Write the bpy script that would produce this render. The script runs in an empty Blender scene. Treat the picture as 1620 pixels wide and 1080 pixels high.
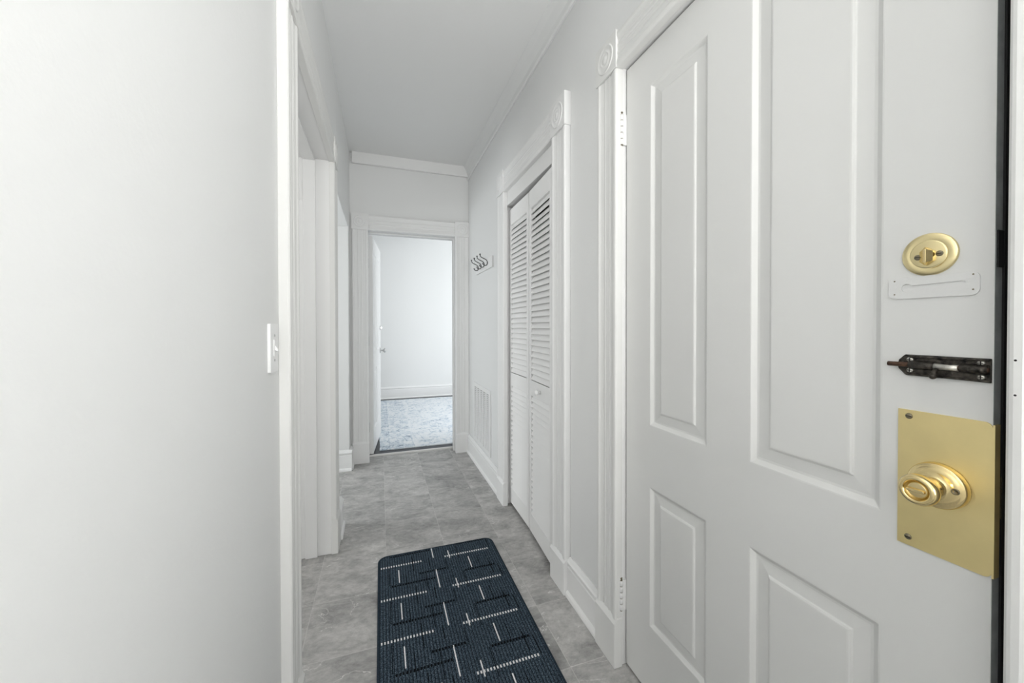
import bpy, bmesh, math, random
from mathutils import Vector, Matrix
random.seed(7)
C = bpy.context.scene.collection
PI = math.pi

# ------------------------------------------------------------------ materials
def mat(name, col, rough=.5, metal=0., bump=None, spec=.5, var=None, coat=0.):
    m = bpy.data.materials.new(name); m.use_nodes = True
    nt = m.node_tree; b = nt.nodes['Principled BSDF']
    b.inputs['Base Color'].default_value = (*col, 1)
    b.inputs['Roughness'].default_value = rough
    b.inputs['Metallic'].default_value = metal
    b.inputs['Specular IOR Level'].default_value = spec
    b.inputs['Coat Weight'].default_value = coat
    tc = nt.nodes.new('ShaderNodeTexCoord')
    if var:
        sc, amt = var
        n = nt.nodes.new('ShaderNodeTexNoise'); n.inputs['Scale'].default_value = sc
        n.inputs['Detail'].default_value = 4
        nt.links.new(tc.outputs['Object'], n.inputs['Vector'])
        r = nt.nodes.new('ShaderNodeValToRGB')
        r.color_ramp.elements[0].position = .3; r.color_ramp.elements[1].position = .7
        r.color_ramp.elements[0].color = (*[c*(1-amt) for c in col], 1)
        r.color_ramp.elements[1].color = (*[min(1, c*(1+amt)) for c in col], 1)
        nt.links.new(n.outputs['Fac'], r.inputs['Fac']); nt.links.new(r.outputs['Color'], b.inputs['Base Color'])
    if bump:
        sc, st, dist = bump
        n2 = nt.nodes.new('ShaderNodeTexNoise'); n2.inputs['Scale'].default_value = sc
        n2.inputs['Detail'].default_value = 3
        nt.links.new(tc.outputs['Object'], n2.inputs['Vector'])
        bp = nt.nodes.new('ShaderNodeBump'); bp.inputs['Strength'].default_value = st
        bp.inputs['Distance'].default_value = dist
        nt.links.new(n2.outputs['Fac'], bp.inputs['Height']); nt.links.new(bp.outputs['Normal'], b.inputs['Normal'])
    return m

WALL = mat('wall_paint', (.80, .805, .80), .6, bump=(90, .12, .004), var=(1.2, .008))
CEIL = mat('ceiling_paint', (.85, .855, .85), .75, bump=(60, .12, .004))
TRIM = mat('trim_paint', (.83, .83, .825), .55, spec=.3, bump=(28, .10, .004), var=(3, .008))
DOOR = mat('door_paint', (.765, .765, .75), .6, spec=.3, bump=(35, .10, .003), var=(2.5, .012))
LOUV = mat('louver_paint', (.90, .90, .895), .45)
PLAS = mat('switch_plastic', (.86, .86, .86), .3)
BRASS = mat('satin_brass', (.86, .72, .37), .48, 1.0, var=(14, .05))
POLB = mat('polished_brass', (.80, .64, .33), .13, 1.0)
PALEB = mat('pale_brass', (.82, .70, .40), .27, 1.0)
SCREWM = mat('screw_metal', (.25, .22, .16), .45, 1.0)
SILV = mat('nickel', (.55, .55, .55), .3, 1.0)
BLKM = mat('worn_black_iron', (.05, .044, .037), .5, .6, bump=(260, .6, .002), var=(140, .95))
RUST = mat('rusted_rod', (.10, .055, .035), .65, .5, var=(200, .4))
SLVW = mat('worn_bright_steel', (.62, .60, .55), .35, .8, var=(120, .3))
EDGE = mat('charcoal_edge_paint', (.36, .38, .38), .6, var=(40, .15))
BLACK = mat('flat_black', (.006, .006, .006), .7)
HOOKM = mat('dark_pewter', (.10, .10, .10), .35, .8)
DARKF = mat('dark_plank', (.055, .06, .07), .45, var=(6, .3))
CHALK = mat('painted_over_plate', (.76, .76, .75), .4, bump=(140, .35, .002))
SHOEW = mat('threshold_white', (.70, .69, .67), .5)
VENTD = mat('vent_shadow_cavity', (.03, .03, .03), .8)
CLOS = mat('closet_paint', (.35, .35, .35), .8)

def nodes(m): return m.node_tree.nodes, m.node_tree.links

def floor_material():
    m = bpy.data.materials.new('slate_tile'); m.use_nodes = True
    N, L = nodes(m); b = N['Principled BSDF']
    def math_(op, a, b_=None, c=None):
        n = N.new('ShaderNodeMath'); n.operation = op
        for i, v in enumerate((a, b_, c)):
            if v is None: continue
            if isinstance(v, (int, float)): n.inputs[i].default_value = v
            else: L.new(v, n.inputs[i])
        return n.outputs[0]
    tc = N.new('ShaderNodeTexCoord'); sp = N.new('ShaderNodeSeparateXYZ'); L.new(tc.outputs['Object'], sp.inputs[0])
    TX, TY = .3025, .3147
    u = math_('DIVIDE', math_('SUBTRACT', sp.outputs['X'], .0225), TX)
    v = math_('DIVIDE', math_('SUBTRACT', sp.outputs['Y'], 1.505), TY)
    fu = math_('FRACT', u); fv = math_('FRACT', v)
    iu = math_('FLOOR', u); iv = math_('FLOOR', v)
    du = math_('MINIMUM', fu, math_('SUBTRACT', 1., fu)); dv = math_('MINIMUM', fv, math_('SUBTRACT', 1., fv))
    d = math_('MINIMUM', du, dv)
    seam = math_('LESS_THAN', d, .0045)
    # slab tone
    cb = N.new('ShaderNodeCombineXYZ'); L.new(iu, cb.inputs[0]); L.new(iv, cb.inputs[1])
    wn = N.new('ShaderNodeTexWhiteNoise'); wn.noise_dimensions = '3D'; L.new(cb.outputs[0], wn.inputs['Vector'])
    off = N.new('ShaderNodeVectorMath'); off.operation = 'MULTIPLY_ADD'
    L.new(wn.outputs['Color'], off.inputs[0]); off.inputs[1].default_value = (7, 7, 7); L.new(tc.outputs['Object'], off.inputs[2])
    mp = N.new('ShaderNodeMapping'); mp.inputs['Rotation'].default_value = (0, 0, .45); mp.inputs['Scale'].default_value = (1, 1.5, 1)
    L.new(off.outputs[0], mp.inputs[0])
    n1 = N.new('ShaderNodeTexNoise'); n1.inputs['Scale'].default_value = 5.5; n1.inputs['Detail'].default_value = 12
    n1.inputs['Roughness'].default_value = .74; n1.inputs['Distortion'].default_value = .5; L.new(mp.outputs[0], n1.inputs['Vector'])
    r = N.new('ShaderNodeValToRGB'); e = r.color_ramp.elements
    e[0].position = .30; e[0].color = (.215, .212, .206, 1); e[1].position = .72; e[1].color = (.61, .60, .58, 1)
    k = r.color_ramp.elements.new(.5); k.color = (.415, .408, .396, 1)
    L.new(n1.outputs['Fac'], r.inputs['Fac'])
    nf = N.new('ShaderNodeTexNoise'); nf.inputs['Scale'].default_value = 34; nf.inputs['Detail'].default_value = 6
    nf.inputs['Roughness'].default_value = .7; L.new(mp.outputs[0], nf.inputs['Vector'])
    fine = math_('MULTIPLY_ADD', nf.outputs['Fac'], .9, .55)
    # pale veins
    n2 = N.new('ShaderNodeTexNoise'); n2.inputs['Scale'].default_value = 3.2; n2.inputs['Detail'].default_value = 6
    n2.inputs['Distortion'].default_value = 1.6; L.new(mp.outputs[0], n2.inputs['Vector'])
    vein = math_('LESS_THAN', math_('ABSOLUTE', math_('SUBTRACT', n2.outputs['Fac'], .5)), .0045)
    n3 = N.new('ShaderNodeTexNoise'); n3.inputs['Scale'].default_value = 4.; L.new(off.outputs[0], n3.inputs['Vector'])
    veinm = math_('MULTIPLY', vein, math_('GREATER_THAN', n3.outputs['Fac'], .57))
    tone = math_('MULTIPLY', fine, math_('MULTIPLY_ADD', wn.outputs['Value'], .18, .91))
    mul = N.new('ShaderNodeMix'); mul.data_type = 'RGBA'; mul.blend_type = 'MULTIPLY'; mul.inputs['Factor'].default_value = 1
    L.new(r.outputs['Color'], mul.inputs['A'])
    cbt = N.new('ShaderNodeCombineColor'); [L.new(tone, cbt.inputs[i]) for i in range(3)]
    L.new(cbt.outputs[0], mul.inputs['B'])
    mv = N.new('ShaderNodeMix'); mv.data_type = 'RGBA'; L.new(math_('MULTIPLY', veinm, .7), mv.inputs['Factor'])
    L.new(mul.outputs['Result'], mv.inputs['A']); mv.inputs['B'].default_value = (.74, .73, .71, 1)
    ms = N.new('ShaderNodeMix'); ms.data_type = 'RGBA'
    n4 = N.new('ShaderNodeTexNoise'); n4.inputs['Scale'].default_value = 2.4; L.new(tc.outputs['Object'], n4.inputs['Vector'])
    L.new(math_('MULTIPLY', seam, math_('MULTIPLY_ADD', n4.outputs['Fac'], 1.3, -.22)), ms.inputs['Factor'])
    L.new(mv.outputs['Result'], ms.inputs['A']); ms.inputs['B'].default_value = (.64, .63, .61, 1)
    L.new(ms.outputs['Result'], b.inputs['Base Color'])
    b.inputs['Roughness'].default_value = .5
    bp = N.new('ShaderNodeBump'); bp.inputs['Strength'].default_value = .15; bp.inputs['Distance'].default_value = .003
    L.new(n1.outputs['Fac'], bp.inputs['Height']); L.new(bp.outputs['Normal'], b.inputs['Normal'])
    return m
TILE = floor_material()

def mat_pile():
    m = bpy.data.materials.new('navy_loop_pile'); m.use_nodes = True
    N, L = nodes(m); b = N['Principled BSDF']
    tc = N.new('ShaderNodeTexCoord')
    mp = N.new('ShaderNodeMapping'); mp.inputs['Scale'].default_value = (150, 55, 60); L.new(tc.outputs['Object'], mp.inputs[0])
    vo = N.new('ShaderNodeTexNoise'); vo.inputs['Scale'].default_value = 3.2; vo.inputs['Detail'].default_value = 3
    vo.inputs['Roughness'].default_value = .7
    L.new(mp.outputs[0], vo.inputs['Vector'])
    r = N.new('ShaderNodeValToRGB'); e = r.color_ramp.elements
    e[0].position = .36; e[0].color = (.007, .012, .018, 1); e[1].position = .70; e[1].color = (.20, .265, .325, 1)
    k = e.new(.5); k.color = (.032, .053, .075, 1)
    L.new(vo.outputs['Fac'], r.inputs['Fac'])
    # ribs running along the length
    sp = N.new('ShaderNodeSeparateXYZ'); L.new(tc.outputs['Object'], sp.inputs[0])
    s = N.new('ShaderNodeMath'); s.operation = 'MULTIPLY'; L.new(sp.outputs['X'], s.inputs[0]); s.inputs[1].default_value = 2*PI/.0118
    ph = N.new('ShaderNodeMath'); ph.operation = 'ADD'; L.new(s.outputs[0], ph.inputs[0]); ph.inputs[1].default_value = 2.476
    sn = N.new('ShaderNodeMath'); sn.operation = 'SINE'; L.new(ph.outputs[0], sn.inputs[0])
    mr = N.new('ShaderNodeMapRange'); mr.inputs[1].default_value = -1; mr.inputs[2].default_value = -.45
    mr.inputs[3].default_value = .22; mr.inputs[4].default_value = 1.; L.new(sn.outputs[0], mr.inputs[0])
    mx = N.new('ShaderNodeMix'); mx.data_type = 'RGBA'; mx.blend_type = 'MULTIPLY'; mx.inputs['Factor'].default_value = 1
    cb = N.new('ShaderNodeCombineColor'); [L.new(mr.outputs[0], cb.inputs[i]) for i in range(3)]
    L.new(r.outputs['Color'], mx.inputs['A']); L.new(cb.outputs[0], mx.inputs['B'])
    L.new(mx.outputs['Result'], b.inputs['Base Color'])
    b.inputs['Roughness'].default_value = .95; b.inputs['Specular IOR Level'].default_value = .15
    ad = N.new('ShaderNodeMath'); ad.operation = 'ADD'; L.new(sn.outputs[0], ad.inputs[0]); L.new(vo.outputs['Fac'], ad.inputs[1])
    bp = N.new('ShaderNodeBump'); bp.inputs['Strength'].default_value = .7; bp.inputs['Distance'].default_value = .002
    L.new(ad.outputs[0], bp.inputs['Height']); L.new(bp.outputs['Normal'], b.inputs['Normal'])
    return m
PILE = mat_pile()
YARN = mat('white_yarn', (.80, .82, .84), .9, bump=(600, .6, .002), var=(300, .25), spec=.1)
BYARN = mat('black_yarn', (.003, .004, .006), .95, spec=.1)
BIND = mat('navy_binding', (.022, .034, .048), .9, var=(300, .4), spec=.1)

def rug_material():
    m = bpy.data.materials.new('distressed_blue_rug'); m.use_nodes = True
    N, L = nodes(m); b = N['Principled BSDF']
    def math_(op, a, b_=None, c=None):
        n = N.new('ShaderNodeMath'); n.operation = op
        for i, v in enumerate((a, b_, c)):
            if v is None: continue
            if isinstance(v, (int, float)): n.inputs[i].default_value = v
            else: L.new(v, n.inputs[i])
        return n.outputs[0]
    tc = N.new('ShaderNodeTexCoord'); sp = N.new('ShaderNodeSeparateXYZ'); L.new(tc.outputs['Object'], sp.inputs[0])
    X = sp.outputs['X']
    def noise(sc, det, vec=None, mapping=None, dist=0.):
        n = N.new('ShaderNodeTexNoise'); n.inputs['Scale'].default_value = sc; n.inputs['Detail'].default_value = det
        n.inputs['Roughness'].default_value = .72; n.inputs['Distortion'].default_value = dist
        mp = N.new('ShaderNodeMapping'); mp.inputs['Scale'].default_value = mapping or (1, 1, 1)
        L.new(tc.outputs['Object'], mp.inputs[0]); L.new(mp.outputs[0], n.inputs['Vector']); return n.outputs['Fac']
    a = noise(24, 8, mapping=(1, .6, 1), dist=.8)
    h = noise(9, 7, mapping=(.6, 2.2, 1), dist=.3)
    big = noise(1.8, 4)
    ring = N.new('ShaderNodeTexVoronoi'); ring.feature = 'DISTANCE_TO_EDGE'; ring.inputs['Scale'].default_value = 8
    mp = N.new('ShaderNodeMapping'); mp.inputs['Scale'].default_value = (1.2, .9, 1); L.new(tc.outputs['Object'], mp.inputs[0]); L.new(mp.outputs[0], ring.inputs['Vector'])
    fac = math_('ADD', math_('MULTIPLY', a, .65), math_('ADD', math_('MULTIPLY', h, .45), math_('MULTIPLY', big, .2)))
    fac = math_('ADD', fac, math_('MULTIPLY', math_('LESS_THAN', ring.outputs['Distance'], .035), -.06))
    # border bands, measured from the left edge (object origin is the left near corner)
    def band(x0, x1, amt):
        return math_('MULTIPLY', math_('MULTIPLY', math_('GREATER_THAN', X, x0), math_('LESS_THAN', X, x1)), amt)
    fac = math_('ADD', fac, math_('ADD', band(0, .085, -.05), math_('ADD', band(.085, .10, -.07), math_('ADD', band(.33, .39, .025), band(.118, .33, -.02)))))
    r = N.new('ShaderNodeValToRGB'); e = r.color_ramp.elements
    e[0].position = .44; e[0].color = (.16, .22, .31, 1); e[1].position = .655; e[1].color = (.83, .86, .89, 1)
    k = e.new(.55); k.color = (.56, .64, .72, 1)
    L.new(fac, r.inputs['Fac']); L.new(r.outputs['Color'], b.inputs['Base Color'])
    b.inputs['Roughness'].default_value = .95
    return m
RUG = rug_material()

# ------------------------------------------------------------------ mesh helpers
class MB:
    def __init__(s): s.bm = bmesh.new(); s.mi = 0; s.sm = False
    def face(s, vs):
        try: f = s.bm.faces.new(vs)
        except ValueError: return None
        f.material_index = s.mi; f.smooth = s.sm; return f
    def box(s, x0, x1, y0, y1, z0, z1, M=None):
        P = [(x, y, z) for z in (z0, z1) for y in (y0, y1) for x in (x0, x1)]
        v = [s.bm.verts.new(M @ Vector(p) if M else p) for p in P]
        for q in ((0, 2, 3, 1), (4, 5, 7, 6), (0, 1, 5, 4), (2, 6, 7, 3), (0, 4, 6, 2), (1, 3, 7, 5)): s.face([v[i] for i in q])
        return s
    def extrude(s, prof, f0, f1, closed=True):
        """prof: list of (a,b); f0/f1 map (a,b) to a point at each end."""
        A = [s.bm.verts.new(f0(*p)) for p in prof]; B = [s.bm.verts.new(f1(*p)) for p in prof]
        n = len(prof)
        for i in range(n if closed else n-1):
            j = (i+1) % n; s.face([A[i], A[j], B[j], B[i]])
        if closed: s.face(A); s.face(B[::-1])
        return s
    def lathe(s, prof, center, axis, seg=32, up=None):
        """prof: (radius, distance along axis)."""
        ax = Vector(axis).normalized(); t = Vector((0, 0, 1)) if abs(ax.z) < .9 else Vector((1, 0, 0))
        u = ax.cross(t).normalized(); v = ax.cross(u); c = Vector(center); rings = []
        for r, a in prof:
            if r < 1e-6: rings.append([s.bm.verts.new(c+ax*a)])
            else: rings.append([s.bm.verts.new(c+ax*a+u*r*math.cos(2*PI*k/seg)+v*r*math.sin(2*PI*k/seg)) for k in range(seg)])
        for R0, R1 in zip(rings, rings[1:]):
            for k in range(seg):
                j = (k+1) % seg
                if len(R0) == 1 and len(R1) == 1: continue
                if len(R0) == 1: s.face([R0[0], R1[k], R1[j]])
                elif len(R1) == 1: s.face([R0[k], R1[0], R0[j]])
                else: s.face([R0[k], R1[k], R1[j], R0[j]])
        if len(rings[0]) > 1: s.face(rings[0])
        if len(rings[-1]) > 1: s.face(rings[-1])
        return s
    def tube(s, pts, rad, seg=10):
        pts = [Vector(p) for p in pts]; rings = []
        rad = rad if isinstance(rad, (list, tuple)) else [rad]*len(pts)
        d0 = (pts[1]-pts[0]).normalized(); ref = Vector((0, 1, 0)) if abs(d0.y) < .9 else Vector((0, 0, 1))
        for i, p in enumerate(pts):
            d = (pts[min(i+1, len(pts)-1)]-pts[max(i-1, 0)]).normalized()
            u = d.cross(ref).normalized(); v = d.cross(u)
            rings.append([s.bm.verts.new(p+(u*math.cos(2*PI*k/seg)+v*math.sin(2*PI*k/seg))*rad[i]) for k in range(seg)])
        for R0, R1 in zip(rings, rings[1:]):
            for k in range(seg): s.face([R0[k], R1[k], R1[(k+1) % seg], R0[(k+1) % seg]])
        s.face(rings[0]); s.face(rings[-1][::-1]); return s
    def ball(s, c, r, seg=12):
        return s.lathe([(0, -r)]+[(r*math.cos(a), r*math.sin(a)) for a in [(-.5+k/8)*PI for k in range(1, 8)]]+[(0, r)], c, (0, 0, 1), seg)
    def plate(s, loops, fmap, w0, w1):
        """flat plate with holes: loops of (a,b), first the outline."""
        tmp = bmesh.new(); es = []
        for lp in loops:
            vs = [tmp.verts.new((a, b, 0)) for a, b in lp]
            for i in range(len(vs)): es.append(tmp.edges.new((vs[i], vs[(i+1) % len(vs)])))
        bmesh.ops.triangle_fill(tmp, use_beauty=True, use_dissolve=False, edges=es)
        tmp.verts.index_update()
        for w in (w0, w1):
            vv = [s.bm.verts.new(fmap(v.co.x, v.co.y, w)) for v in tmp.verts]
            for f in tmp.faces: s.face([vv[v.index] for v in f.verts])
        tmp.free()
        for lp in loops:
            A = [s.bm.verts.new(fmap(a, b, w0)) for a, b in lp]; B = [s.bm.verts.new(fmap(a, b, w1)) for a, b in lp]
            for i in range(len(lp)): s.face([A[i], A[(i+1) % len(lp)], B[(i+1) % len(lp)], B[i]])
        bmesh.ops.remove_doubles(s.bm, verts=s.bm.verts, dist=1e-6)
        return s
    def build(s, name, mats, parent=None, bevel=0, seg=2, origin=None):
        bmesh.ops.recalc_face_normals(s.bm, faces=s.bm.faces)
        me = bpy.data.meshes.new(name)
        if origin is not None: bmesh.ops.translate(s.bm, verts=s.bm.verts, vec=-Vector(origin))
        s.bm.to_mesh(me); s.bm.free()
        for m in (mats if isinstance(mats, (list, tuple)) else [mats]): me.materials.append(m)
        o = bpy.data.objects.new(name, me); C.objects.link(o)
        if origin is not None: o.location = origin
        if parent is not None:
            o.parent = parent
            o.matrix_parent_inverse = Matrix.Translation(-Vector(world_loc(parent)))
        if bevel:
            b = o.modifiers.new('bevel', 'BEVEL'); b.width = bevel; b.segments = seg; b.limit_method = 'ANGLE'; b.angle_limit = math.radians(40)
            b.harden_normals = False
        return o

def world_loc(o):
    v = Vector(o.location)
    if o.parent is not None: v = v + world_loc(o.parent) + o.matrix_parent_inverse.translation
    return v

def tag(o, label, cat=None, group=None, kind=None):
    if label: o['label'] = label
    if cat: o['category'] = cat
    if group: o['group'] = group
    if kind: o['kind'] = kind
    return o
def struct(o, label, cat): return tag(o, label, cat, kind='structure')
def empty(name, loc=(0, 0, 0)):
    o = bpy.data.objects.new(name, None); C.objects.link(o); o.location = loc; o.empty_display_size = .1; return o

# ------------------------------------------------------------------ dimensions (metres; camera stands at x=0, y=0)
XL, XR = -.25, .80           # hall walls
XLB = -.42                   # back of left wall
YE = 3.60                    # end wall
YEB = 3.76
ZC = 2.71
YB = -3.5                    # wall behind the camera
EX0, EX1, EY1 = -1.3, 3.2, 6.62   # far room

# floor
struct(MB().box(-2.8, 1.0, YB-.1, 3.745, -.06, 0).build('floor', TILE), 'grey stone look tile floor of the hallway with pale seams', 'floor')
struct(MB().box(EX0-.1, EX1+.1, 3.745, EY1+.1, -.06, -.001).build('floor_bedroom', DARKF), 'dark grey plank floor of the far room around the pale rug', 'floor')
struct(MB().box(-2.8, EX1+.1, YB-.1, EY1+.1, ZC, ZC+.08).build('ceiling', CEIL), 'plain white hallway ceiling', 'ceiling')

# walls
DY0, DY1, DZ = 1.235, 2.225, 2.085      # left doorway rough opening
AY0, AY1, AZ = 2.50, 3.44, 2.03         # plain opening further on
w = MB()
w.box(XLB, XL, YB, DY0, 0, ZC); w.box(XLB, XL, DY0, DY1, DZ, ZC); w.box(XLB, XL, DY1, AY0, 0, ZC)
w.box(XLB, XL, AY0, AY1, AZ, ZC); w.box(XLB, XL, AY1, YE, 0, ZC)
struct(w.build('wall_left', WALL, bevel=.004), 'white painted left hallway wall with a doorway and an open passage', 'wall')
FY0, FY1, FZ = .225, 1.172, 2.13        # front door rough opening
KY0, KY1, KZ = 1.655, 2.455, 2.085       # closet rough opening
w = MB()
XRB = .97
w.box(XR, XRB, YB, FY0, 0, ZC); w.box(XR, XRB, FY0, FY1, FZ, ZC); w.box(XR, XRB, FY1, KY0, 0, ZC)
w.box(XR, XRB, KY0, KY1, KZ, ZC); w.box(XR, XRB, KY1, YEB, 0, ZC)
struct(w.build('wall_right', WALL), 'white painted right hallway wall holding the entry door and closet', 'wall')
OX0, OX1, OZ = -.108, .680, 2.055
w = MB()
w.box(-2.8, OX0, YE, YEB, 0, ZC); w.box(OX0, OX1, YE, YEB, OZ, ZC); w.box(OX1, XR, YE, YEB, 0, ZC); w.box(XR, 1.3, YE+.001, YEB, 0, ZC); w.box(2.9, EX1+.1, YE+.001, YEB, 0, ZC); w.box(1.3, 2.9, YE+.001, YEB, 0, .7); w.box(1.3, 2.9, YE+.001, YEB, 2.3, ZC)
struct(w.build('wall_end', WALL), 'white end wall of the hallway around the far doorway', 'wall')
struct(MB().box(-2.8, XR+.2, YB-.1, YB, 0, ZC).build('wall_back', WALL), 'white wall behind the camera closing the entry end', 'wall')
# side rooms on the left
w = MB(); w.box(-2.8, -2.7, YB, YEB, 0, ZC)
struct(w.build('wall_side_room', WALL), 'white outer wall of the rooms left of the hallway', 'wall')
w = MB(); w.box(-2.7, XLB, 2.32, 2.40, 0, ZC); w.box(-2.7, XLB, .5, .58, 0, ZC)
struct(w.build('wall_divider', WALL), 'white partition between the two rooms left of the hallway', 'wall')
# far room
w = MB(); w.box(EX0-.1, EX1+.1, EY1, EY1+.1, 0, ZC)
struct(w.build('wall_far', WALL), 'bright white wall of the far room seen through the doorway', 'wall')
w = MB(); w.box(EX0-.1, EX0, YEB, EY1, 0, ZC)
struct(w.build('wall_far_left', WALL), 'white left wall of the far room behind its open door', 'wall')
w = MB(); w.box(EX1, EX1+.1, YEB, EY1, 0, ZC)
struct(w.build('wall_far_right', WALL), 'white right wall of the far room beyond the rug', 'wall')
# closet shell
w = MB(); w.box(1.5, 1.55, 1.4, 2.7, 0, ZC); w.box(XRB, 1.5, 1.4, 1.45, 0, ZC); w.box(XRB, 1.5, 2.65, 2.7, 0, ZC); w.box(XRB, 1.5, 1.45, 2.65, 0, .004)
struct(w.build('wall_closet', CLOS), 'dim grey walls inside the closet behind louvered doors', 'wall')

# ------------------------------------------------------------------ trim frames
def PR(s, z, n): return (XR-n, s, z)          # right wall: s along y
def PL(s, z, n): return (XL+n, s, z)          # left wall
def PE(s, z, n): return (s, YE-n, z)          # end wall: s along x

def casing_profile(w, t=.028):
    a = [(0, 0), (0, .84), (.03, .97), (.06, 1), (.12, 1), (.18, .88), (.25, .82), (.29, .81), (.31, .75), (.34, .75), (.36, .83), (.42, .85), (.45, .77),
         (.50, .82), (.55, .77), (.58, .85), (.64, .83), (.66, .75), (.69, .75), (.71, .81), (.75, .82), (.82, .88), (.88, 1), (.94, 1), (.97, .97), (1, .84), (1, 0)]
    return [(x*w, y*t) for x, y in a]

def frame(name, P, s0, s1, top, w, label, plinth=.165, blocks=True, t=.028, head=True, sides=(0, 1), TRIM=None):
    """door surround: side casings, head casing, corner blocks with a turned bullseye, plinth blocks."""
    TRIM = TRIM or globals()['TRIM']
    e = empty(name, P((s0+s1)/2, 0, 0)); struct(e, label, 'door casing')
    prof = casing_profile(w, t); bw = w+.008
    for k, sa in enumerate((s0-w, s1)):
        if k not in sides: continue
        b = MB().extrude(prof, lambda a, n, sa=sa: P(sa+a, plinth, n), lambda a, n, sa=sa: P(sa+a, top, n))
        b.build('side_casing', TRIM, e, bevel=.0015)
        # plinth block with a sloped top
        q = MB(); tt = t+.006
        pr = [(0, 0), (tt, 0), (tt, plinth-.012), (t*.8, plinth+.006), (0, plinth+.006)]
        q.extrude(pr, lambda n, z, sa=sa: P(sa-.003, z, n), lambda n, z, sa=sa: P(sa+w+.003, z, n))
        q.build('plinth_block', TRIM, e, bevel=.003)
        if blocks:
            c = MB(); c0, c1 = sa-.004, sa+w+.004; z0, z1 = top, top+bw
            c.extrude([(c0, z0), (c1, z0), (c1, z1), (c0, z1)], lambda a, z: P(a, z, 0), lambda a, z: P(a, z, t+.003))
            mid = P((c0+c1)/2, (z0+z1)/2, t+.003); ax = Vector(P(0, 0, 1))-Vector(P(0, 0, 0))
            c.sm = True
            R = w*.40
            c.lathe([(R, -.001), (R, .001), (R*.93, .0032), (R*.84, .0014), (R*.74, .0001), (R*.62, .0008), (R*.5, .0036), (R*.42, .0016), (R*.36, .0010), (R*.22, .0046), (0, .0058)], mid, ax, 28)
            c.build('corner_block', TRIM, e, bevel=.002)
    if head:
        h0, h1 = (s0+.004, s1-.004) if blocks else (s0-w, s1+w)
        MB().extrude(casing_profile(w, t), lambda a, n: P(h0, top+a, n), lambda a, n: P(h1, top+a, n)).build('head_casing', TRIM, e, bevel=.0015)
    return e

# front door surround
f1 = frame('trim_1', PR, .261, 1.135, 2.092, .122, 'white fluted casing with corner block around the entry door', plinth=.168, TRIM=DOOR)
j = MB(); j.box(XR-.001, XRB, 1.139, FY1, 0, 2.13); j.box(XR-.001, XRB, FY0, .262, 0, 2.13); j.box(XR-.001, XRB, .262, 1.139, 2.098, 2.13)
j.build('jamb', TRIM, f1, bevel=.003)
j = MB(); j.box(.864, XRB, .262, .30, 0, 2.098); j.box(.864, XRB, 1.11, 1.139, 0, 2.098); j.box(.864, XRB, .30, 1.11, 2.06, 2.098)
tag(j.build('door_stop', BLACK, f1), 'black stop behind the entry door')  # stop coloured black, unlike the other door stops
n = MB()
for z in (1.155, 1.110): n.lathe([(.0014, -.0005), (.0014, .0006)], PR(.252, z, .0275), (-1, 0, 0), 8)
tag(n.build('nail_hole', BLACK, f1), 'tiny dark nail holes')
# added black panel outside, blocks light so the gap stays dark
struct(MB().box(XRB+.01, XRB+.05, 0.05, 1.35, 0, 2.3).build('gap_blocker', BLACK), 'added black panel keeping the entry door gap dark', 'wall')

# closet surround
f2 = frame('trim_2', PR, 1.66, 2.41, 2.09, .14, 'white fluted casing with corner blocks around the louvered closet', plinth=.155, t=.030)
j = MB(); j.box(XR-.001, XRB, KY0-.002, 1.668, 0, 2.085); j.box(XR-.001, XRB, 2.44, KY1+.002, 0, 2.085); j.box(XR-.001, XRB, 1.668, 2.44, 2.0, 2.095)
j.build('jamb', TRIM, f2, bevel=.002)
# left doorway surround
f3 = frame('trim_3', PL, 1.257, 2.198, 2.06, .128, 'white fluted casing around the open doorway in the left wall', plinth=.185, t=.028, TRIM=DOOR)
j = MB()
j.box(XLB-.02, XL+.001, DY0, 1.252, 0, DZ); j.box(XLB-.02, XL+.001, 2.203, DY1, 0, DZ); j.box(XLB-.02, XL+.001, 1.252, 2.203, 2.066, DZ)
j.build('jamb', TRIM, f3, bevel=.002)
j = MB()
j.box(-.372, -.315, 1.252, 1.264, 0, 2.066); j.box(-.372, -.315, 2.190, 2.203, 0, 2.066); j.box(-.372, -.315, 1.264, 2.190, 2.053, 2.066)
j.build('door_stop', TRIM, f3, bevel=.003)
for z in (.20, 1.85):
    hb = MB(); hb.box(-.415, -.378, 2.2005, 2.2035, z, z+.095)
    hl = hb.build('hinge_leaf', TRIM, f3, bevel=.001)
    s = MB()
    for dz in (.02, .045, .072): s.lathe([(.0042, 0), (.0042, .0012)], (-.398, 2.2005, z+dz), (0, -1, 0), 10)
    s.build('screw', SCREWM, hl)
# far doorway surround
f4 = frame('trim_4', PE, -.100, .670, 2.045, .132, 'white fluted casing with corner blocks around the far doorway', plinth=.185, t=.028)
j = MB(); j.box(OX0, -.102, YE-.001, YEB+.01, 0, OZ); j.box(.672, OX1, YE-.001, YEB+.01, 0, OZ); j.box(-.102, .672, YE-.001, YEB+.01, 2.045, OZ)
j.build('jamb', TRIM, f4, bevel=.002)
j = MB(); j.box(.660, .672, YE+.05, YE+.09, 0, 2.045); j.box(-.102, .660, YE+.05, YE+.09, 2.033, 2.045)
j.build('door_stop', TRIM, f4, bevel=.002)
struct(MB().extrude([(3.728, 0), (3.733, .010), (3.76, .011), (3.772, 0)], lambda y, z: (-.10, y, z), lambda y, z: (.67, y, z)).build('trim_5', SHOEW), 'thin pale threshold strip under the far doorway', 'threshold')

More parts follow.
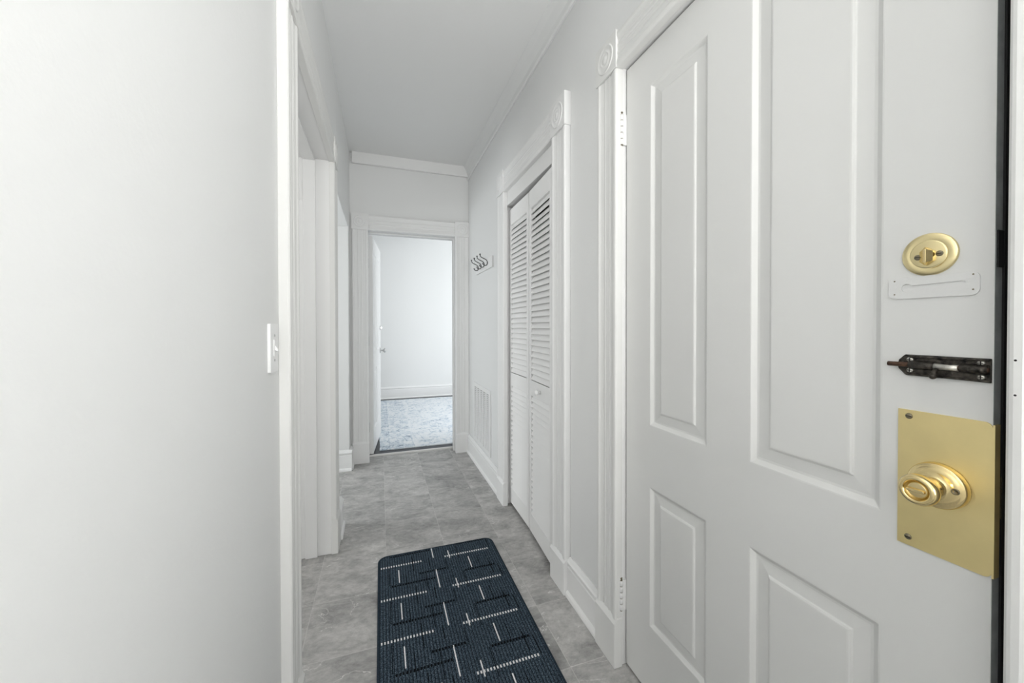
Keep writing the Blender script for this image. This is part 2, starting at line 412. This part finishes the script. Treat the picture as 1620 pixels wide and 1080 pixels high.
# ------------------------------------------------------------------ baseboards and crown
BASE = [(0, 0), (.018, 0), (.018, .125), (.0155, .130), (.0155, .137), (.021, .142), (.021, .150), (.015, .155), (.010, .163), (.006, .168), (0, .168)]
SHOE = [(0, 0), (.030, 0), (.030, .008), (.027, .018), (.018, .026), (0, .026)]
def baseboard(name, P, runs, label, h=.168):
    k = h/.168
    b = MB()
    for s0, s1 in runs:
        b.extrude([(n, z*k) for n, z in BASE], lambda n, z: P(s0, z, n), lambda n, z: P(s1, z, n))
    o = b.build(name, TRIM, bevel=.001); struct(o, label, 'baseboard')
    q = MB()
    for s0, s1 in runs: q.extrude(SHOE, lambda n, z: P(s0, z, n), lambda n, z: P(s1, z, n))
    q.build('shoe_molding', TRIM, o, bevel=.002)
    return o
baseboard('baseboard_right', PR, [(1.26, 1.517), (2.553, 3.57), (YB, .136)], 'white moulded baseboard along the right hallway wall', .172)
def PLB(s, z, n): return (XL+(n+.014 if n > 0 else 0), s, z)
baseboard('baseboard_left', PL, [(YB, 1.126), (3.44, 3.57)], 'white moulded baseboard along the left hallway wall', .172)
baseboard('baseboard_left_short', PLB, [(2.329, 2.515)], 'short thick white baseboard between the left doorway and the open passage', .172)
def PA(s, z, n): return (s, AY1-n, z)
def PA2(s, z, n): return (s, AY0+n, z)
b = baseboard('baseboard_passage', PA, [(-.55, XL+.020)], 'short white baseboard returning into the open passage on the left', .172)
b = baseboard('baseboard_passage_near', PA2, [(-.55, XL+.020)], 'short white baseboard on the near side of the passage', .172)
def PF(s, z, n): return (s, EY1-n, z)
baseboard('baseboard_far', PF, [(EX0, EX1)], 'tall white baseboard along the far room wall', .20)
# passage reveal: finished wall thickness running into the side room
struct(MB().box(-.60, XLB, AY1, AY1+.12, 0, ZC).build('wall_passage', WALL), 'white return wall inside the open passage on the left', 'wall')
# crown
cr = [(0, 2.592), (.010, 2.590), (.014, 2.600), (.014, 2.630), (.030, 2.675), (.044, 2.700), (.048, ZC), (0, ZC)]
struct(MB().extrude(cr, lambda n, z: PR(YB, z, n), lambda n, z: PR(YE, z, n)).build('trim_6', CEIL), 'white crown strip between right wall and hallway ceiling', 'crown molding')
ce = [(0, 2.618), (.028, 2.615), (.034, 2.622), (.040, ZC), (0, ZC)]
struct(MB().extrude(ce, lambda n, z: PE(-.228, z, n), lambda n, z: PE(XR-.01, z, n)).build('trim_7', TRIM, bevel=.002), 'flat white crown board over the far doorway', 'crown molding')

# ------------------------------------------------------------------ panelled doors
PANEL = [(0, 0), (.003, .0005), (.006, .0028), (.013, .0078), (.018, .0085), (.044, .0062), (.0455, .0042), (.049, .0025), (.052, .0022)]
def panel_door(mb, F, W, H, T, cols, rows, z0=0, prof=PANEL):
    """F(u, z, n): n outward from the front face."""
    us = sorted({0, W, *[v for c in cols for v in c]}); zs = sorted({z0, H, *[v for r in rows for v in r]})
    cache = {}
    def V(u, z, n):
        k = (round(u, 5), round(z, 5), round(n, 5))
        if k not in cache: cache[k] = mb.bm.verts.new(F(u, z, n))
        return cache[k]
    for i in range(len(us)-1):
        for j_ in range(len(zs)-1):
            u0, u1, a, b = us[i], us[i+1], zs[j_], zs[j_+1]
            if (u0, u1) in cols and (a, b) in rows:
                prev = None
                for d, dep in prof:
                    R = [V(u0+d, a+d, -dep), V(u1-d, a+d, -dep), V(u1-d, b-d, -dep), V(u0+d, b-d, -dep)]
                    if prev:
                        for k in range(4): mb.face([prev[k], prev[(k+1) % 4], R[(k+1) % 4], R[k]])
                    prev = R
                mb.face(prev)
            else: mb.face([V(u0, a, 0), V(u1, a, 0), V(u1, b, 0), V(u0, b, 0)])
    # sides and back
    def strip(pts):
        for p, q in zip(pts, pts[1:]): mb.face([V(*p, 0), V(*q, 0), V(*q, -T), V(*p, -T)])
    strip([(u, z0) for u in us]); strip([(u, H) for u in us]); strip([(W, z) for z in zs])
    mb.mi = 1; strip([(0, z) for z in zs]); mb.mi = 0
    mb.face([V(u, z0, -T) for u in us]+[V(W, z, -T) for z in zs[1:]]+[V(u, H, -T) for u in us[::-1][1:]]+[V(0, z, -T) for z in zs[::-1][1:-1]])

XD = .815; DYN, DYF = .285, 1.132       # entry door face plane, latch edge, hinge edge
def FD(u, z, n): return (XD-n, DYN+u, z)
d = MB()
panel_door(d, FD, DYF-DYN, 2.089, .046, [(.411-DYN, .660-DYN), (.783-DYN, 1.010-DYN)], [(.232, .685), (.880, 1.967)], z0=.012)
door1 = d.build('door_1', [DOOR, EDGE], bevel=.0012)
struct(door1, 'white four panel entry door with brass locks on the right', 'door')

# hinges of the entry door: leaf strip and five knuckles
for z in (.200, 1.830):
    h = MB(); h.sm = True
    for k in range(5): h.lathe([(.0058, .0012), (.0068, .0018), (.0068, .0194), (.0058, .0200)], (.797, 1.1365, z+k*.0212), (0, 0, 1), 16)
    h.sm = False; h.box(.800, .8155, 1.1325, 1.1365, z, z+.106)
    hh = tag(h.build('hinge', TRIM, door1), 'white painted butt hinge')
    MB().lathe([(.0052, -.002), (.0052, .1065), (.0028, .1070), (.0028, .110), (.0045, .111), (.0045, .114), (.001, .116)], (.797, 1.1365, z), (0, 0, 1), 12).build('hinge_pin', SCREWM, hh)

def rrect(a0, a1, b0, b1, r, n=6, corners=(1, 1, 1, 1)):
    P = []
    for k, (ca, cb) in enumerate(((a1-r, b1-r), (a0+r, b1-r), (a0+r, b0+r), (a1-r, b0+r))):
        if corners[k]:
            for i in range(n+1):
                t = PI/2*(k+i/n); P.append((ca+r*math.cos(t), cb+r*math.sin(t)))
        else: P.append(((a1, a0, a0, a1)[k], (b1, b1, b0, b0)[k]))
    return P
def DMAP(y, z, n): return (XD-n, y, z)

# brass cover plate and knob
pl = MB().plate([rrect(.2845, .3885, .842, 1.063, .009, corners=(0, 1, 1, 0))], DMAP, 0, .0022)
pl.box(XD-.0022, XD+.012, .2825, .2848, .843, 1.060)
plate = tag(pl.build('cover_plate', BRASS, door1, bevel=.0005), 'large satin brass cover plate')
for y, z in ((.3745, 1.053), (.3745, .856)):
    s = MB(); s.sm = True
    s.lathe([(.0046, 0), (.0046, .0008), (.0030, .0018), (0, .0022)], DMAP(y, z, .0022), (-1, 0, 0), 16)
    s.sm = False; s.mi = 1; s.box(XD-.0047, XD-.0040, y-.0036, y+.0036, z-.0005, z+.0005)
    s.build('screw', [SCREWM, BLACK], plate)
KY, KZ_ = .3385, .9545
k = MB(); k.sm = True
k.lathe([(.0345, .0022), (.0345, .006), (.0338, .0115), (.0325, .0135), (.0300, .0142), (.0285, .0150), (.0270, .0165), (.022, .0172), (.0165, .0178), (.0150, .0190),
         (.0132, .0215), (.0122, .026), (.0120, .032), (.0128, .036), (.0160, .0405), (.0205, .0455), (.0226, .0500), (.0230, .0540), (.0224, .0585), (.0208, .0620),
         (.0190, .0634), (.0165, .0638), (.0150, .0630), (.0138, .0605), (.0130, .0580), (.0, .0575)], DMAP(KY, KZ_, 0), (-1, 0, 0), 64)
knob = tag(k.build('door_knob', POLB, door1), 'polished brass door knob with turn button')
t = MB(); t.sm = True
t.lathe([(.0118, .0570), (.0118, .0590), (.0105, .0602), (0, .0605)], DMAP(KY, KZ_, 0), (-1, 0, 0), 32)
t.sm = False
t.extrude(rrect(-.0105, .0105, -.0026, .0026, .0024), lambda a, b: DMAP(KY+a, KZ_+b, .060), lambda a, b: DMAP(KY+a*.94, KZ_+b*.8, .0655))
t.build('turn_button', POLB, knob, bevel=.0006)
s = MB(); s.sm = True; s.lathe([(.0046, .0165), (.0046, .0182), (.0030, .0184), (.0028, .0172), (0, .0172)], DMAP(KY-.0235, KZ_+.001, 0), (-1, 0, 0), 20)
tag(s.build('rose_screw', SCREWM, knob), 'dark round screw in the rose')

# deadbolt
BY, BZ = .3525, 1.3115
q = MB(); q.sm = True
q.lathe([(.0330, 0), (.0330, .0015), (.0318, .0032), (.0225, .0050), (.0218, .0043), (.0212, .0052), (.0200, .0056), (0, .0058)], DMAP(BY, BZ, 0), (-1, 0, 0), 56)
db = tag(q.build('deadbolt', PALEB, door1), 'round pale brass deadbolt rose with thumb turn')
q = MB()
hexp = [(0, .0145), (.0085, .0075), (.0085, -.0075), (0, -.0145), (-.0085, -.0075), (-.0085, .0075)]
q.extrude(hexp, lambda a, b: DMAP(BY+a, BZ-.0035+b, .005), lambda a, b: DMAP(BY+a, BZ-.0035+b, .0125 if a <= 0 else .0085))
v = [q.bm.verts.new(DMAP(BY+a, BZ-.0035+b, .0125 if a <= 0 else .0085)) for a, b in hexp]; tip = [q.bm.verts.new(DMAP(BY-.0035, BZ-.0035+z, .0205)) for z in (.0105, -.0105)]
q.face([v[0], v[1], tip[0]]); q.face([v[1], v[2], tip[1], tip[0]]); q.face([v[2], v[3], tip[1]]); q.face([v[3], v[4], tip[1]]); q.face([v[4], v[5], tip[0], tip[1]]); q.face([v[5], v[0], tip[0]])
tag(q.build('thumb_turn', POLB, db, bevel=.0006), 'faceted brass thumb turn')
for y, z in ((BY+.0115, BZ-.0035), (BY-.0135, BZ-.001)):
    s = MB(); s.sm = True; s.lathe([(.0043, .005), (.0043, .0066), (.003, .0072), (0, .0074)], DMAP(y, z, 0), (-1, 0, 0), 18)
    s.sm = False; s.mi = 1; s.box(XD-.0079, XD-.0070, y-.003, y+.003, z-.0005, z+.0005)
    s.build('screw', [SCREWM, BLACK], db)

# painted-over chain track with keyhole slot
def keyhole():
    P = []
    for i in range(13):
        a = math.radians(35+290*i/12); P.append((.3795+.0078*math.cos(a+PI), 1.2630+.0078*math.sin(a+PI)))
    cx = .3145
    P2 = [(cx+.0036*math.cos(a), 1.2665+.0036*math.sin(a)) for a in [math.radians(90+180*i/8) for i in range(9)]]
    return P[::-1], P2
lp = []
for i in range(15):                                  # bulb at the far end, open towards the latch
    a = math.radians(-150+300*i/14); lp.append((.3790+.0068*math.cos(a), 1.2610+.0068*math.sin(a)))
for i in range(9):
    a = math.radians(90+180*i/8); lp.append((.3160+.0035*math.cos(a), 1.2630+.0035*math.sin(a)))
ct = MB().plate([rrect(.2985, .4025, 1.2440, 1.2790, .009), lp], DMAP, 0, .0021)
ct.plate([[(a, b) for a, b in lp]], DMAP, 0, .0006)
ctp = tag(ct.build('chain_track', CHALK, door1, bevel=.0006), 'painted over white chain lock track')
s = MB()
for y, z in ((.3945, 1.2735), (.3945, 1.2515), (.3050, 1.2525), (.3050, 1.2745)): s.lathe([(.0012, .0019), (.0012, .0024)], DMAP(y, z, 0), (-1, 0, 0), 8)
s.build('screw_hole', SCREWM, ctp)

# old barrel bolt
bp_ = MB().plate([[(.2865, 1.1185), (.2865, 1.1530), (.3800, 1.1530), (.3880, 1.1440), (.3900, 1.1360), (.3880, 1.1290), (.3800, 1.1200)]], DMAP, 0, .0028)
bp_.box(XD-.006, XD-.0028, .287, .374, 1.1485, 1.1520); bp_.box(XD-.006, XD-.0028, .287, .378, 1.1195, 1.1225)
bolt = tag(bp_.build('barrel_bolt', BLKM, door1, bevel=.001), 'old blackened iron slide bolt')
r_ = MB(); r_.sm = True
r_.tube([DMAP(y, 1.1370, .0085) for y in (.2870, .30, .32, .34, .36, .38, .399)], .0037, 16)
tag(r_.build('bolt_rod', RUST, bolt), 'rusty bolt rod')
for y0, y1, m in ((.2875, .3150, BLKM), (.343, .372, BLKM)):
    h = MB(); h.sm = True
    pr = [(.0056*math.cos(a), .0028+max(0, .0062*math.sin(a)+.0050)) for a in [PI*i/12 for i in range(13)]]
    pr = [(-.0072, .0028)][:0]+[(.0070, .0028)]+pr+[(-.0070, .0028)]
    h.extrude(pr, lambda a, n: DMAP(y0, 1.1370+a, n), lambda a, n: DMAP(y1, 1.1370+a, n))
    h.build('barrel_guide', m, bolt)
h = MB(); h.sm = True; h.tube([DMAP(y, 1.1370, .0087) for y in (.3165, .326, .3425)], [.0050, .0042, .0050], 16)
tag(h.build('bolt_sleeve', SLVW, bolt), 'worn bright steel section of the bolt')
h = MB(); h.sm = True; h.tube([DMAP(.3395, 1.1350, .010), DMAP(.3400, 1.1290, .015), DMAP(.3400, 1.1240, .018)], [.0030, .0026, .0040], 12); h.ball(DMAP(.3400, 1.1225, .0185), .0045)
h.build('bolt_handle', BLKM, bolt)
for y, z in ((.3735, 1.1450), (.3735, 1.1280), (.2960, 1.1465), (.2960, 1.1260)):
    s = MB(); s.sm = True; s.lathe([(.0042, .0028), (.0042, .0036), (.0028, .0046), (0, .0050)], DMAP(y, z, 0), (-1, 0, 0), 14)
    s.sm = False; s.mi = 1; s.box(XD-.0054, XD-.0046, y-.0028, y+.0028, z-.0005, z+.0005); s.box(XD-.0054, XD-.0046, y-.0005, y+.0005, z-.0028, z+.0028)
    s.build('screw', [SLVW, BLACK], bolt)
# edge hardware, plus a dark strip for the shade in the gap
tag(MB().box(XD+.004, XD+.030, .2832, .2852, 1.282, 1.334).build('deadbolt_edge_plate', BLACK, door1, bevel=.0006), 'black deadbolt plate on the door edge')
tag(MB().box(XD+.012, XD+.032, .2832, .2852, .925, .985).build('latch_edge_plate', PALEB, door1, bevel=.0006), 'brass latch plate on the door edge')
tag(MB().box(XD+.0185, XD+.045, .2825, .2853, .02, 2.08).build('gap_shade_strip', BLACK, door1), 'black strip standing in for shade in the latch gap')  # black strip drawn in place of the shade inside the latch gap

# ------------------------------------------------------------------ far room door, standing open
HX, HY = -.1065, 3.775
ang = math.radians(5.0)
dirv = Vector((math.sin(ang), math.cos(ang), 0)); nor = Vector((math.cos(ang), -math.sin(ang), 0))
def FB(u, z, n):
    p = Vector((HX, HY, 0))+nor*(.040+n)+dirv*u; return (p.x, p.y, z)
d = MB(); W2 = .755
panel_door(d, FB, W2, 2.035, .040, [(.11, .335), (.42, .645)], [(.22, .80), (.96, 1.90)], z0=.012)
door2 = d.build('door_2', [TRIM, TRIM], bevel=.001)
struct(door2, 'white panelled door standing open inside the far doorway', 'door')
k = MB(); k.sm = True
k.lathe([(.030, 0), (.030, .004), (.026, .007), (.010, .009), (.009, .030), (.016, .036), (.0255, .046), (.026, .054), (.018, .061), (0, .062)], FB(W2-.065, .935, 0), nor, 28)
tag(k.build('door_knob', SILV, door2), 'nickel door knob')
k = MB(); k.sm = True
k.lathe([(.024, 0), (.024, .004), (.020, .007), (0, .007)], FB(W2-.065, 1.185, 0), nor, 24); k.sm = False
M_ = FB(W2-.065, 1.185, .007)
k.box(-.004, .016, -.004, .004, -.012, .012, Matrix.Translation(M_)); k.build('thumb_turn', SILV, door2)
for z in (.22, 1.02, 1.74):
    h = MB(); h.sm = True; h.lathe([(.006, 0), (.006, .088)], (HX+.001, HY-.008, z), (0, 0, 1), 12); h.build('hinge', SILV, door2)

# ------------------------------------------------------------------ louvered bifold closet door
door3 = empty('door_3', (.80, 2.07, 0)); struct(door3, 'white louvered bifold closet door with a small round knob', 'closet door')
def leaf(p0, p1, knob_at=None):
    p0, p1 = Vector((*p0, 0)), Vector((*p1, 0)); Wd = (p1-p0).length; du = (p1-p0).normalized(); nn = Vector((du.y, -du.x, 0))
    if nn.x > 0: nn = -nn
    F = lambda u, z, n: tuple((p0+du*u+nn*n)+Vector((0, 0, z)))
    def bar(mb, u0, u1, z0, z1, n0=-.030, n1=0):
        mb.extrude([(u0, z0), (u1, z0), (u1, z1), (u0, z1)], lambda a, z: F(a, z, n0), lambda a, z: F(a, z, n1))
    Z0, Z1 = .022, 1.975; st = .036; tr = .105; br = .105; m0, m1 = .805, .892
    fm = MB(); bar(fm, 0, st, Z0, Z1); bar(fm, Wd-st, Wd, Z0, Z1)
    bar(fm, st, Wd-st, Z0, Z0+br); bar(fm, st, Wd-st, m0, m1); bar(fm, st, Wd-st, Z1-tr, Z1)
    lf = fm.build('door_leaf', LOUV, door3, bevel=.002)
    for za, zb, tilt in ((Z0+br, m0, .55), (m1+.004, Z1-tr, .75)):
        L_ = MB(); pitch = .0325; n_ = int(round((zb-za)/pitch)); pitch = (zb-za)/n_
        for i in range(n_):
            z = za+pitch*(i+.5); hh = pitch*.5
            # slat: low front edge, high back edge
            slip = -.0025 if (knob_at and za > .85 and i == n_-3) else 0      # one slipped slat near the top
            pr = [(-.0035, -hh*1.04), (-.001, -hh*.90), (-.0165, hh*1.02+.005+2*slip), (-.0195, hh*.90+.005+2*slip)]
            L_.extrude(pr, lambda n, a: F(st-.002, z+a, n), lambda n, a: F(Wd-st+.002, z+a, n))
        L_.build('louver_panel', LOUV, lf)
    if knob_at:
        k = MB(); k.sm = True
        k.lathe([(.008, 0), (.007, .008), (.006, .012), (.012, .016), (.0155, .022), (.0145, .028), (.009, .032), (0, .033)], F(knob_at[0], knob_at[1], 0), nn, 24)
        tag(k.build('knob', PLAS, lf), 'small pale round knob')
    return lf
leaf((.820, 2.438), (.814, 2.064))
leaf((.8135, 2.056), (.789, 1.690), (.195, .848))

# ------------------------------------------------------------------ loose and mounted things
# doormat
mx0, mx1, my0, my1 = -.018, .585, .78, 2.072
def mat_outline(i, r=.045): return rrect(mx0+i, mx1-i, my0+i, my1-i, r, 8)
dm = MB(); dm.plate([mat_outline(.008)], lambda a, b, n: (a, b, n), .001, .0095)
e = MB(); o1 = mat_outline(0); e.sm = True
rings = []
for ins, z in ((0, .0005), (0, .006), (.002, .0095), (.006, .0108), (.010, .0095)): rings.append([(a, b, z) for a, b in mat_outline(ins)])
vr = [[e.bm.verts.new(p) for p in R] for R in rings]
for R0, R1 in zip(vr, vr[1:]):
    for i in range(len(R0)): e.face([R0[i], R0[(i+1) % len(R0)], R1[(i+1) % len(R0)], R1[i]])
def inside(x, y): return mx0+.012 < x < mx1-.012 and my0+.012 < y < my1-.012
yw, yb = 1, 2
def stitch(mi, x0, x1, y0, y1, h=.0114):
    y0 = max(y0, my0+.014); y1 = min(y1, my1-.012)
    if y1-y0 < .003: return
    dm.mi = mi; dm.box(x0, x1, y0, y1, .0088, h)
def dots(mb, x0, x1, y, step=.0118, wx=.0052, wy=.010):
    x = x0
    while x < x1:
        if inside(x, y): stitch(mb, x, x+wx, y-wy/2, y+wy/2)
        x += step
P_ = .2345
for k in range(-1, 6):
    o = k*P_
    dots(yw, -.004, .194, 1.967-o); dots(yw, .308, .541, 1.968-o)
    for x, a, b in ((.078, 1.834, 1.928), (.251, 1.742, 1.874), (.331, 1.948, 2.014), (.422, 1.837, 1.928)):
        stitch(yw, x-.0022, x+.0022, a-o, b-o)
    for x, a, b in ((.034, 1.59, 1.72), (.148, 1.665, 1.79), (.200, 1.513, 1.633), (.376, 1.70, 1.825), (.549, 1.736, 1.823), (.514, 1.527, 1.62), (.306, 1.625, 1.71), (.110, 1.56, 1.65), (.465, 1.60, 1.68), (.226, 1.68, 1.75)):
        stitch(yb, x-.0013, x+.0013, a-o, b-o, .0105)
    dots(yb, .043, .241, 1.815-o, wx=.006); dots(yb, .3854, .530, 1.825-o, wx=.006); dots(yb, .173, .30, 1.637-o, wx=.006)
dmo = dm.build('doormat', [PILE, YARN, BYARN], origin=((mx0+mx1)/2, (my0+my1)/2, 0))
tag(dmo, 'navy ribbed runner mat with white dashes on the grey hallway floor', 'doormat')
e.build('edge_binding', BIND, dmo)

# far room rug
rx0, rx1, ry0, ry1 = -.014, 2.10, 3.875, 6.45
r = MB()
nx, ny = 24, 30
g = [[r.bm.verts.new((rx0+(rx1-rx0)*i/nx+(.004*math.sin(j*.9) if i == 0 else 0), ry0+(ry1-ry0)*j_/ny+(.010*math.sin(i*1.3)+.006*math.sin(i*2.9) if j_ == ny else 0), .009)) for i in range(nx+1)] for j_ in range(ny+1) for j in [j_]]
for a in range(ny):
    for b in range(nx): r.face([g[a][b], g[a][b+1], g[a+1][b+1], g[a+1][b]])
per = [g[0][i] for i in range(nx+1)]+[g[a][nx] for a in range(1, ny+1)]+[g[ny][i] for i in range(nx-1, -1, -1)]+[g[a][0] for a in range(ny-1, 0, -1)]
low = [r.bm.verts.new((v.co.x, v.co.y, 0)) for v in per]
for i in range(len(per)): r.face([per[i], per[(i+1) % len(per)], low[(i+1) % len(per)], low[i]])
rug = r.build('area_rug', RUG, origin=(rx0, ry0, 0))
tag(rug, 'pale blue and white distressed rug on the dark floor of the far room', 'rug')

# coat rack
rk = empty('coat_rack', (.785, 2.99, 1.69)); tag(rk, 'white board with four dark double coat hooks on the right wall', 'coat rack')
bd = MB(); bd.plate([rrect(2.735, 3.245, 1.645, 1.728, .010)], lambda y, z, n: (XR-n, y, z), -.003, .014)
bd.build('back_board', TRIM, rk, bevel=.002)
HP = [(.726, 1.752), (.728, 1.742), (.736, 1.732), (.750, 1.7255), (.766, 1.719), (.778, 1.711), (.783, 1.702), (.7835, 1.690), (.783, 1.681), (.7785, 1.6735), (.770, 1.6705), (.760, 1.6715), (.752, 1.676), (.748, 1.683)]
for y in (2.857, 2.953, 3.049, 3.147):
    h = MB(); h.sm = True
    h.tube([(x, y, z) for x, z in HP], .0036, 10); h.ball((.726, y, 1.754), .0062); h.ball((.748, y, 1.685), .0050)
    h.lathe([(.0085, 0), (.0085, .0025), (.006, .004)], (.786, y, 1.692), (-1, 0, 0), 16)
    tag(h.build('coat_hook', HOOKM, rk), 'dark pewter double hook')

# return air vent
vt = empty('air_vent', (XR, 3.095, .44)); tag(vt, 'white slotted return air vent low on the right wall', 'air vent')
v0, v1, vz0, vz1 = 2.815, 3.378, .186, .700
fr = MB(); fr.plate([rrect(v0, v1, vz0, vz1, .006), rrect(v0+.028, v1-.028, vz0+.028, vz1-.028, .003)], lambda y, z, n: (XR-n, y, z), 0, .006)
fr.build('frame', TRIM, vt, bevel=.0015)
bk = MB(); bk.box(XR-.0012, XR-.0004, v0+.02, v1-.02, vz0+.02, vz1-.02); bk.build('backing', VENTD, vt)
gl = MB(); cols_ = 5; cw = (v1-v0-.056)/cols_
for c in range(cols_+1):
    y = v0+.028+c*cw
    gl.box(XR-.0065, XR-.001, y-.014, y+.014, vz0+.028, vz1-.028)
nz = 30
for i in range(nz):
    z = vz0+.030+(vz1-vz0-.060)*i/(nz-1)
    gl.extrude([(.0012, z-.0025), (.0060, z-.0060), (.0065, z-.0052), (.0018, z+.0030)], lambda n, zz: (XR-n, v0+.02, zz), lambda n, zz: (XR-n, v1-.02, zz))
gl.build('grille', TRIM, vt)

# light switch
sw = empty('light_switch', (XL, 1.064, 1.149)); tag(sw, 'white toggle light switch on the left wall beside the doorway', 'light switch')
s = MB(); s.plate([rrect(1.028, 1.100, 1.090, 1.207, .005)], lambda y, z, n: (XL+n, y, z), 0, .0065)
s.build('cover_plate', PLAS, sw, bevel=.003, seg=3)
s = MB(); s.box(XL+.006, XL+.0085, 1.053, 1.075, 1.128, 1.169); s.build('toggle_bezel', PLAS, sw, bevel=.001)
s = MB(); s.extrude([(0, 1.143), (0, 1.157), (.007, 1.145), (.007, 1.139)], lambda n, z: (XL+.0075+n, 1.0595, z), lambda n, z: (XL+.0075+n, 1.0685, z)); s.build('toggle', PLAS, sw, bevel=.001)
for z in (1.1185, 1.1785):
    s = MB(); s.lathe([(.0033, 0), (.0033, .001), (.0015, .0014)], (XL+.0064, 1.064, z), (1, 0, 0), 12); s.build('screw', SILV, sw)

# ------------------------------------------------------------------ unseen far room window, added where its daylight favours the far wall
wn = empty('window_1', (2.1, 3.72, 1.5)); struct(wn, 'unseen white framed window placed to light the far room', 'window')
q = MB()
for x0, x1, z0, z1 in ((1.3, 1.35, .7, 2.3), (2.85, 2.9, .7, 2.3), (1.35, 2.85, .7, .75), (1.35, 2.85, 2.25, 2.3)): q.box(x0, x1, 3.66, 3.77, z0, z1)
q.build('window_frame', TRIM, wn)

# ------------------------------------------------------------------ light
def area(name, loc, target, sx, sy, power, col=(1, 1, 1), shape='RECTANGLE'):
    l = bpy.data.lights.new(name, 'AREA'); l.energy = power; l.color = col; l.shape = shape; l.size = sx; l.size_y = sy
    o = bpy.data.objects.new(name, l); C.objects.link(o); o.location = loc
    o.rotation_euler = (Vector(target)-Vector(loc)).to_track_quat('-Z', 'Y').to_euler(); return o
area('up_fill', (.60, -.95, 1.25), (.5, -.2, 2.7), .35, .35, 24, (1, .998, .982))  # added fill aimed at the ceiling behind the camera, no lamp there
area('back_fill', (.35, YB+.05, 1.45), (.2, 1, 1.45), .95, 1.9, 19, (1, 1, .99))  # added soft fill in front of the back wall, which has no window
area('far_window_light', (2.1, 3.70, 1.5), (2.1, 6, 1.45), 1.5, 1.5, 46, (.955, .985, 1))  # daylight source for the added window
area('side_room_light', (-2.6, 3.05, 1.25), (0, 3.05, 1.9), .9, 1.3, 27, (.955, .985, 1))
area('left_room_fill', (-2.6, 1.65, 1.5), (0, 1.65, 1.0), .7, 1.3, 15, (1, .997, .98))  # added fill spilling through the left doorway to brighten the hall
w = bpy.data.worlds.new('sky'); bpy.context.scene.world = w; w.use_nodes = True
w.node_tree.nodes['Background'].inputs[0].default_value = (.75, .85, 1, 1); w.node_tree.nodes['Background'].inputs[1].default_value = .05

# ------------------------------------------------------------------ camera
cd = bpy.data.cameras.new('camera'); cam = bpy.data.objects.new('camera', cd); C.objects.link(cam)
cd.sensor_width = 36; cd.sensor_fit = 'HORIZONTAL'; cd.lens = 603/1620*36; cd.clip_start = .02
cd.shift_y = -(540-521.8)/1620
yaw, pitch, roll = math.radians(19.03), math.radians(.563), math.radians(.09)
fwd = Vector((math.sin(yaw)*math.cos(pitch), math.cos(yaw)*math.cos(pitch), -math.sin(pitch)))
right = Vector((math.cos(yaw), -math.sin(yaw), 0)); down = fwd.cross(right)
r2 = right*math.cos(roll)+down*math.sin(roll); d2 = -right*math.sin(roll)+down*math.cos(roll)
M = Matrix((( r2.x, -d2.x, -fwd.x, 0), (r2.y, -d2.y, -fwd.y, 0), (r2.z, -d2.z, -fwd.z, 1.2), (0, 0, 0, 1)))
cam.matrix_world = M
S = bpy.context.scene; S.camera = cam
S.view_settings.view_transform = 'Standard'; S.view_settings.look = 'None'; S.view_settings.gamma = 1
S.view_settings.use_curve_mapping = False; S.view_settings.exposure = 0.48
